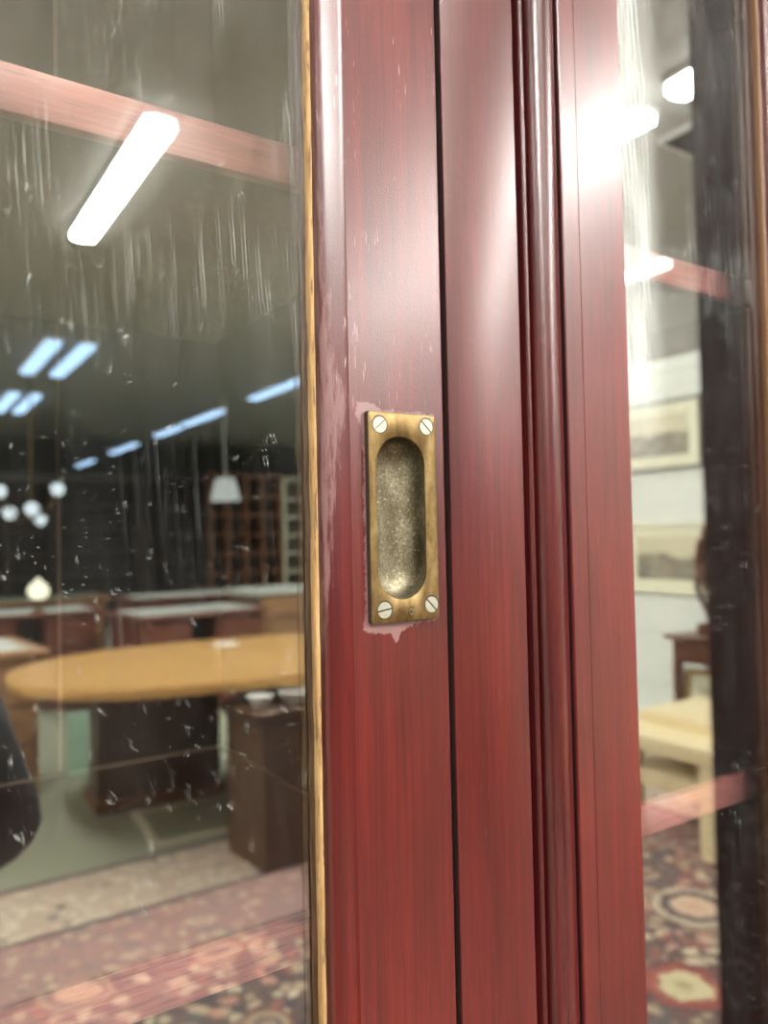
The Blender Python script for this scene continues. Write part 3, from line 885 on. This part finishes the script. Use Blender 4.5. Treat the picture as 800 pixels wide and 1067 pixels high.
# ------------------------------------------------------------------ far bookcases
M_DARKBOOK = room_wood('dark_bookcase', (0.018, 0.010, 0.010), (0.045, 0.020, 0.016), 0.4)
M_REDBOOK = room_wood('red_brown_bookcase', (0.14, 0.055, 0.025), (0.26, 0.105, 0.045), 0.35)
M_CREAM = plain('cream_paint', (0.62, 0.60, 0.46), 0.5)
def far_bookcase(x, y, w, h, m, back, label, cols=2, rows=5):
    t = empty('open_bookcase', (x, y, 0), 0, label, 'bookcase', 'bookcases across the far end of the showroom')
    for s in (-1, 1):
        MB().box(s * w / 2 - 0.03, s * w / 2 + 0.03, -0.3, 0.0, 0, h).build('side_panel', m, t, 0)
    MB().box(-w / 2 + 0.03, w / 2 - 0.03, -0.3, -0.285, 0.08, h).build('back_panel', back, t, 0)
    MB().box(-w / 2 - 0.05, w / 2 + 0.05, -0.32, 0.03, h, h + 0.05).build('cornice', m, t, 0)
    MB().box(-w / 2 + 0.03, w / 2 - 0.03, -0.3, 0.0, 0, 0.09).build('plinth', m, t, 0)
    for k in range(1, rows):
        z = 0.09 + (h - 0.09) * k / rows
        MB().box(-w / 2 + 0.03, w / 2 - 0.03, -0.285, -0.005, z - 0.025, z + 0.02).build('shelf', m, t, 0)
    for k in range(1, cols):
        xx = -w / 2 + w * k / cols
        MB().box(xx - 0.03, xx + 0.03, -0.283, -0.002, 0.09, h).build('divider', m, t, 0)
    return t
far_bookcase(0.35, -12, 1.2, 2.15, M_DARKBOOK, M_INNER, 'dark open bookcase at the left end of the far row')
far_bookcase(1.65, -12, 1.2, 2.2, M_DARKBOOK, M_INNER, 'dark open bookcase second along the far row', 2, 6)
far_bookcase(2.95, -12, 1.2, 2.25, M_DARKBOOK, M_INNER, 'dark open bookcase third along the far row', 1, 6)
far_bookcase(4.15, -12, 1.0, 2.3, M_DARKBOOK, M_INNER, 'dark open bookcase beside the red-brown one', 3, 5)
far_bookcase(5.38, -12, 1.3, 2.4, M_REDBOOK, M_INNER, 'red-brown bookcase with square pigeonholes in the far row', 4, 7)
far_bookcase(6.66, -12, 1.1, 2.35, M_CREAM, plain('brown_backing', (0.10, 0.075, 0.05), 0.6), 'cream painted bookcase at the right end of the far row', 2, 7)

# ------------------------------------------------------------------ boarded-wall corner
def print_mat(name, seed):
    t = NT(name)
    x, y, z = t.xyz()
    n = t.noise(t.coord((1, 6, 9), (seed, seed, 0)), 1.0, 5, 0.6)
    sky = t.step(t.math('ADD', z, t.math('MULTIPLY', n, 0.12)), 0.05, 0.10)
    c = t.ramp(n, [(0.3, (0.10, 0.09, 0.07)), (0.7, (0.36, 0.33, 0.25))])
    c = t.mix(sky, c, (0.60, 0.55, 0.40))
    return t.pbr(c, 0.3)
M_MOUNT = plain('cream_mount', (0.80, 0.78, 0.60), 0.5)
M_FRAME_DK = plain('dark_grey_frame', (0.09, 0.09, 0.075), 0.4)
M_FRAME_GD = plain('gilt_frame', (0.45, 0.27, 0.09), 0.35, 0.4)
M_FRAME_CR = plain('cream_frame', (0.75, 0.73, 0.58), 0.4)
def picture(x, yc, zc, w, h, fw_, frame, label, seed, lean=0.0, mount=0.07, group=None):
    t = empty('framed_print', (x, yc, zc), 0, label, 'picture', group)
    f = MB()
    for a in ((-w / 2, w / 2, h / 2 - fw_, h / 2), (-w / 2, w / 2, -h / 2, -h / 2 + fw_)):
        f.box(-0.022, -0.001, a[0], a[1], a[2], a[3])
    for a in ((-w / 2, -w / 2 + fw_), (w / 2 - fw_, w / 2)):
        f.box(-0.022, -0.001, a[0], a[1], -h / 2 + fw_, h / 2 - fw_)
    f.build('frame', frame, t, 0)
    MB().box(-0.012, -0.002, -w / 2 + fw_, w / 2 - fw_, -h / 2 + fw_, h / 2 - fw_).build('mount', M_MOUNT, t, 0)
    k = fw_ + mount
    MB().box(-0.0135, -0.0125, -w / 2 + k, w / 2 - k, -h / 2 + k, h / 2 - k).build('print', print_mat('landscape_print', seed), t, 0)
    t.rotation_euler = (0, lean, 0)
    return t
picture(4.299, -2.86, 1.962, 0.70, 0.45, 0.016, M_FRAME_DK, 'dark-framed landscape print, the upper of two on the white boarded wall', 1.0, 0, 0.075)
picture(4.299, -2.74, 1.165, 0.74, 0.46, 0.03, M_FRAME_CR, 'cream-framed landscape print, the lower of two on the white boarded wall', 5.0, 0, 0.06)
M_CONS = room_wood('console_mahogany', (0.06, 0.025, 0.015), (0.13, 0.055, 0.03), 0.3, 'y')
cs = empty('console_table', (4.06, -2.02, 0), 0, 'dark wooden console table with drawers against the boarded wall', 'table')
MB().box(-0.2, 0.2, -0.5, 0.5, 0.71, 0.735, bev=0.006).build('table_top', M_CONS, cs, 0)
MB().box(-0.17, 0.19, -0.46, 0.46, 0.58, 0.71).build('frieze', M_CONS, cs, 0)
for s in (-1, 1):
    dr = MB().box(-0.182, -0.17, s * 0.23 - 0.2, s * 0.23 + 0.2, 0.595, 0.695).build('drawer', M_CONS, cs, 0)
    MB().lathe([(0, 0), (0.007, 0), (0.013, 0.012), (0, 0.02)], n=12, mat=Matrix.Translation((-0.182, s * 0.23, 0.645)) @ Matrix.Rotation(-PI / 2, 4, 'Y')).build('knob', M_BRASS, dr)
    for u in (-0.15, 0.17):
        MB().prism([(u - 0.022, s * 0.44 - 0.022), (u + 0.022, s * 0.44 - 0.022), (u + 0.022, s * 0.44 + 0.022), (u - 0.022, s * 0.44 + 0.022)], 0, 0.58).build('leg', M_CONS, cs, 0)
picture(3.99, -2.14, 0.275, 0.66, 0.52, 0.03, M_FRAME_GD, 'gilt-framed print leaning on the floor beneath the console table', 9.0, rad(4), 0.07)
mr = empty('toilet_mirror', (4.08, -2.08, 0.735), 0, 'dark wooden swing mirror with curved frame on the console table', 'mirror')
MB().box(-0.1, 0.1, -0.3, 0.3, 0.0, 0.07, bev=0.01).build('base', M_CONS, mr, 0)
fr_ = []
for k in range(33):
    a = 2 * PI * k / 32
    fr_.append((0.0, 0.33 * math.cos(a) * (1 - 0.12 * math.sin(a)), 0.46 + 0.33 * math.sin(a)))
MB().tube(fr_, 0.032, 8).build('frame', M_CONS, mr, 60)
MB().prism([(p_[1], p_[2]) for p_ in fr_[:-1]], 0.0, 0.012, 'x').build('mirror_glass', plain('silvered_glass', (0.35, 0.36, 0.36), 0.1, 0.9), mr, 0)
for s in (-1, 1):
    MB().tube([(0.02, s * 0.27, 0.06), (0.02, s * 0.37, 0.26), (0.02, s * 0.36, 0.47)], [0.022, 0.018, 0.014], 8).build('support', M_CONS, mr, 60)

M_PINE = room_wood('pale_pine', (0.78, 0.62, 0.36), (0.88, 0.76, 0.50), 0.45, 'y')
sl = empty('wooden_stool', (3.10, -1.74, 0.0135), 0, 'pale pine stool with square legs standing on the rug by the boarded wall', 'stool')
MB().box(-0.33, 0.33, -0.29, 0.29, 0.38, 0.45, bev=0.008).build('seat', M_PINE, sl, 0)
MB().box(-0.12, 0.33, -0.27, 0.27, 0.45, 0.50, bev=0.008).build('upper_step', M_PINE, sl, 0)
MB().box(-0.30, 0.30, -0.26, 0.26, 0.225, 0.29, bev=0.006).build('shelf', M_PINE, sl, 0)
for u in (-0.27, 0.27):
    for v in (-0.20, 0.20):
        MB().box(u - 0.04, u + 0.04, v - 0.04, v + 0.04, 0.0, 0.38, bev=0.004).build('leg', M_PINE, sl, 0)

# ------------------------------------------------------------------ the person taking the picture
def skin_mesh(name, joints, edges, mat, parent=None, sub=2):
    bm = bmesh.new()
    lay = bm.verts.layers.skin.verify()
    vs = []
    for i, (p_, r) in enumerate(joints):
        v = bm.verts.new(p_)
        v[lay].radius = r if isinstance(r, tuple) else (r, r)
        v[lay].use_root = (i == 0)
        vs.append(v)
    for a, b in edges:
        bm.edges.new((vs[a], vs[b]))
    me = bpy.data.meshes.new(name)
    bm.to_mesh(me); bm.free()
    me.materials.append(mat)
    o = bpy.data.objects.new(name, me)
    COL.objects.link(o)
    o.parent = parent
    m = o.modifiers.new('skin', 'SKIN'); m.use_smooth_shade = True
    s = o.modifiers.new('smooth', 'SUBSURF'); s.levels = sub; s.render_levels = sub
    return o
M_SKIN = plain('skin', (0.62, 0.36, 0.26), 0.5)
M_COAT = plain('navy_coat', (0.010, 0.011, 0.022), 0.7, 0, 0.3, 30)
M_TROUSER = plain('charcoal_trousers', (0.02, 0.02, 0.022), 0.8)
M_HAIR = plain('brown_hair', (0.045, 0.028, 0.018), 0.6)
M_SHOE = plain('black_shoe', (0.012, 0.012, 0.012), 0.35)
px, py = -0.19, -0.76
GZ = 0.013
J = [((px, py, 0.95), (0.115, 0.085)), ((px, py, 1.15), (0.125, 0.09)), ((px, py, 1.33), (0.15, 0.10)), ((px, py - 0.005, 1.44), (0.08, 0.07)),
     ((px, py + 0.01, 1.52), 0.05), ((px, py + 0.03, 1.575), 0.06), ((px, py + 0.035, 1.64), (0.078, 0.092)), ((px, py + 0.02, 1.72), (0.07, 0.085)),
     # legs
     ((px + 0.085, py, 0.80), 0.074), ((px + 0.10, py + 0.02, 0.48), 0.058), ((px + 0.10, py, 0.09), 0.038), ((px + 0.11, py + 0.12, 0.04), 0.035),
     ((px - 0.085, py, 0.80), 0.074), ((px - 0.10, py + 0.02, 0.48), 0.058), ((px - 0.10, py, 0.09), 0.038), ((px - 0.11, py + 0.12, 0.04), 0.035),
     # right arm (x+) raised with the phone, left arm too
     ((px + 0.18, py, 1.41), 0.052), ((px + 0.29, py + 0.20, 1.02), 0.040), ((0.040, -0.405, 1.235), 0.027), ((0.036, -0.375, 1.262), (0.018, 0.032)),
     ((px - 0.18, py, 1.41), 0.052), ((px - 0.20, py + 0.16, 1.09), 0.040), ((-0.065, -0.40, 1.225), 0.027), ((-0.052, -0.372, 1.252), (0.018, 0.032))]
Ed = [(0, 1), (1, 2), (2, 3), (3, 4), (4, 5), (5, 6), (6, 7), (0, 8), (8, 9), (9, 10), (10, 11), (0, 12), (12, 13), (13, 14), (14, 15),
      (3, 16), (16, 17), (17, 18), (18, 19), (3, 20), (20, 21), (21, 22), (22, 23)]
J = [((p_[0], p_[1], p_[2] + GZ), r) for p_, r in J]
person = skin_mesh('person', J, Ed, M_SKIN)
tag(person, 'person in a dark navy coat standing before the bookcase raising a phone', 'person')
def grown(idx, extra):
    return [(J[i][0], tuple(a + extra for a in (J[i][1] if isinstance(J[i][1], tuple) else (J[i][1],) * 2))) for i in idx]
cuff_r = Vector(J[17][0]).lerp(Vector(J[18][0]), 0.9); cuff_l = Vector(J[21][0]).lerp(Vector(J[22][0]), 0.9)
co = [((px, py, 1.15 + GZ), (0.150, 0.115)), ((px, py, 1.31 + GZ), (0.165, 0.122)), ((px, py, 1.425 + GZ), (0.098, 0.088)),
      ((px, py, 0.98 + GZ), (0.158, 0.125)), ((px, py, 0.80 + GZ), (0.172, 0.140)),
      ((px + 0.172, py, 1.405 + GZ), (0.078, 0.076)), (J[17][0], (0.070, 0.064)), (tuple(cuff_r), (0.046, 0.046)),
      ((px - 0.172, py, 1.405 + GZ), (0.078, 0.076)), (J[21][0], (0.070, 0.064)), (tuple(cuff_l), (0.046, 0.046))]
skin_mesh('coat', co, [(0, 1), (1, 2), (0, 3), (3, 4), (2, 5), (5, 6), (6, 7), (2, 8), (8, 9), (9, 10)], M_COAT, person)
tr = [((px, py, 1.02 + GZ), (0.135, 0.10)), ((px, py, 0.92 + GZ), (0.150, 0.115))] + grown([8, 9, 10, 12, 13, 14], 0.022)
tr[2] = ((px + 0.088, py, 0.78 + GZ), (0.098, 0.098)); tr[5] = ((px - 0.088, py, 0.78 + GZ), (0.098, 0.098))
skin_mesh('trousers', tr, [(0, 1), (1, 2), (2, 3), (3, 4), (1, 5), (5, 6), (6, 7)], M_TROUSER, person)
for s in (1, -1):
    skin_mesh('shoe', [((px + s * 0.105, py - 0.04, 0.048 + GZ), 0.046), ((px + s * 0.11, py + 0.08, 0.046 + GZ), 0.046), ((px + s * 0.115, py + 0.19, 0.036 + GZ), 0.036)], [(0, 1), (1, 2)], M_SHOE, person)
hr = MB()
hb = bmesh.new()
bmesh.ops.create_uvsphere(hb, u_segments=28, v_segments=18, radius=1.0)
for v in hb.verts:
    v.co = Vector((v.co.x * 0.092, v.co.y * 0.110, v.co.z * 0.105))
bmesh.ops.delete(hb, geom=[v for v in hb.verts if v.co.z < -0.005 and v.co.y > -0.035 or v.co.z < -0.07 or (v.co.y > 0.06 and v.co.z < 0.045)], context='VERTS')
bmesh.ops.translate(hb, vec=(px, py + 0.015, 1.69 + GZ), verts=hb.verts)
hr._join(hb, 0)
hair = hr.build('hair', M_HAIR, person, 60)
so = hair.modifiers.new('thickness', 'SOLIDIFY'); so.thickness = 0.012
for s in (1, -1):
    e = MB(); q = bmesh.new()
    bmesh.ops.create_uvsphere(q, u_segments=14, v_segments=10, radius=0.0105)
    bmesh.ops.translate(q, vec=(px + s * 0.032, py + 0.110, 1.66 + GZ), verts=q.verts)
    e._join(q, 0); e.build('eye', plain('eye_white', (0.75, 0.73, 0.7), 0.2), person, 60)
    e = MB(); q = bmesh.new()
    bmesh.ops.create_uvsphere(q, u_segments=12, v_segments=8, radius=0.0052)
    bmesh.ops.translate(q, vec=(px + s * 0.032, py + 0.117, 1.66 + GZ), verts=q.verts)
    e._join(q, 0); e.build('iris', M_HAIR, person, 60)
    e = MB(); q = bmesh.new()
    bmesh.ops.create_uvsphere(q, u_segments=14, v_segments=10, radius=1.0)
    for v in q.verts:
        v.co = Vector((v.co.x * 0.012 + px + s * 0.086, v.co.y * 0.022 + py + 0.03, v.co.z * 0.034 + 1.645))
    e._join(q, 0); e.build('ear', M_SKIN, person, 60)
skin_mesh('nose', [((px, py + 0.122, 1.668), 0.008), ((px, py + 0.140, 1.632), 0.013), ((px, py + 0.122, 1.620), 0.012)], [(0, 1), (1, 2)], M_SKIN, person)
skin_mesh('mouth', [((px - 0.022, py + 0.112, 1.594), 0.005), ((px, py + 0.120, 1.594), 0.008), ((px + 0.022, py + 0.112, 1.594), 0.005)], [(0, 1), (1, 2)], plain('lips', (0.5, 0.2, 0.17), 0.4), person)
# fingers close around the phone edges
PH = Vector((0.0, -0.31, EYE))
def ph(a, b, c):          # phone frame: a right, b up, c behind the lens
    return PH + cr * a + cu * b - fw * c
for s, base in ((1, Vector(J[19][0])), (-1, Vector(J[23][0]))):
    for k in range(4):
        up = -0.062 - 0.019 * k
        L = (0.8, 1.0, 0.95, 0.75)[k]
        tip = ph(s * (0.038 + 0.0 * L) - (0.012 if s < 0 else -0.012) * 0 , up, 0.006)
        e1 = ph(-0.012 + s * 0.046, up - 0.004, 0.030)
        e2 = ph(-0.012 + s * 0.049, up, 0.014)
        e3 = ph(-0.012 + s * (0.040 - 0.008 * L), up + 0.002, 0.0055)
        skin_mesh('finger', [(tuple(base.lerp(e1, 0.35)), 0.0105), (tuple(e1), 0.0095), (tuple(e2), 0.0085), (tuple(e3), 0.007)], [(0, 1), (1, 2), (2, 3)], M_SKIN, person)
    skin_mesh('thumb', [(tuple(base), 0.012), (tuple(ph(-0.012 + s * 0.045, -0.085, 0.036)), 0.011), (tuple(ph(-0.012 + s * 0.026, -0.072, 0.031)), 0.009)], [(0, 1), (1, 2)], M_SKIN, person)
phn = empty('phone', tuple(ph(-0.012, -0.062, 0.018)), 0, 'black phone held up in both hands by the person', 'phone')
phn.rotation_euler = Matrix(((cr.x, cu.x, -fw.x), (cr.y, cu.y, -fw.y), (cr.z, cu.z, -fw.z))).to_euler()
MB().box(-0.036, 0.036, -0.074, 0.074, -0.004, 0.004, bev=0.0035).build('body', plain('black_glass', (0.012, 0.012, 0.014), 0.15), phn, 40)
MB().box(-0.033, 0.033, -0.070, 0.070, 0.004, 0.0045).build('screen', plain('dim_screen', (0.02, 0.02, 0.025), 0.1), phn, 0)
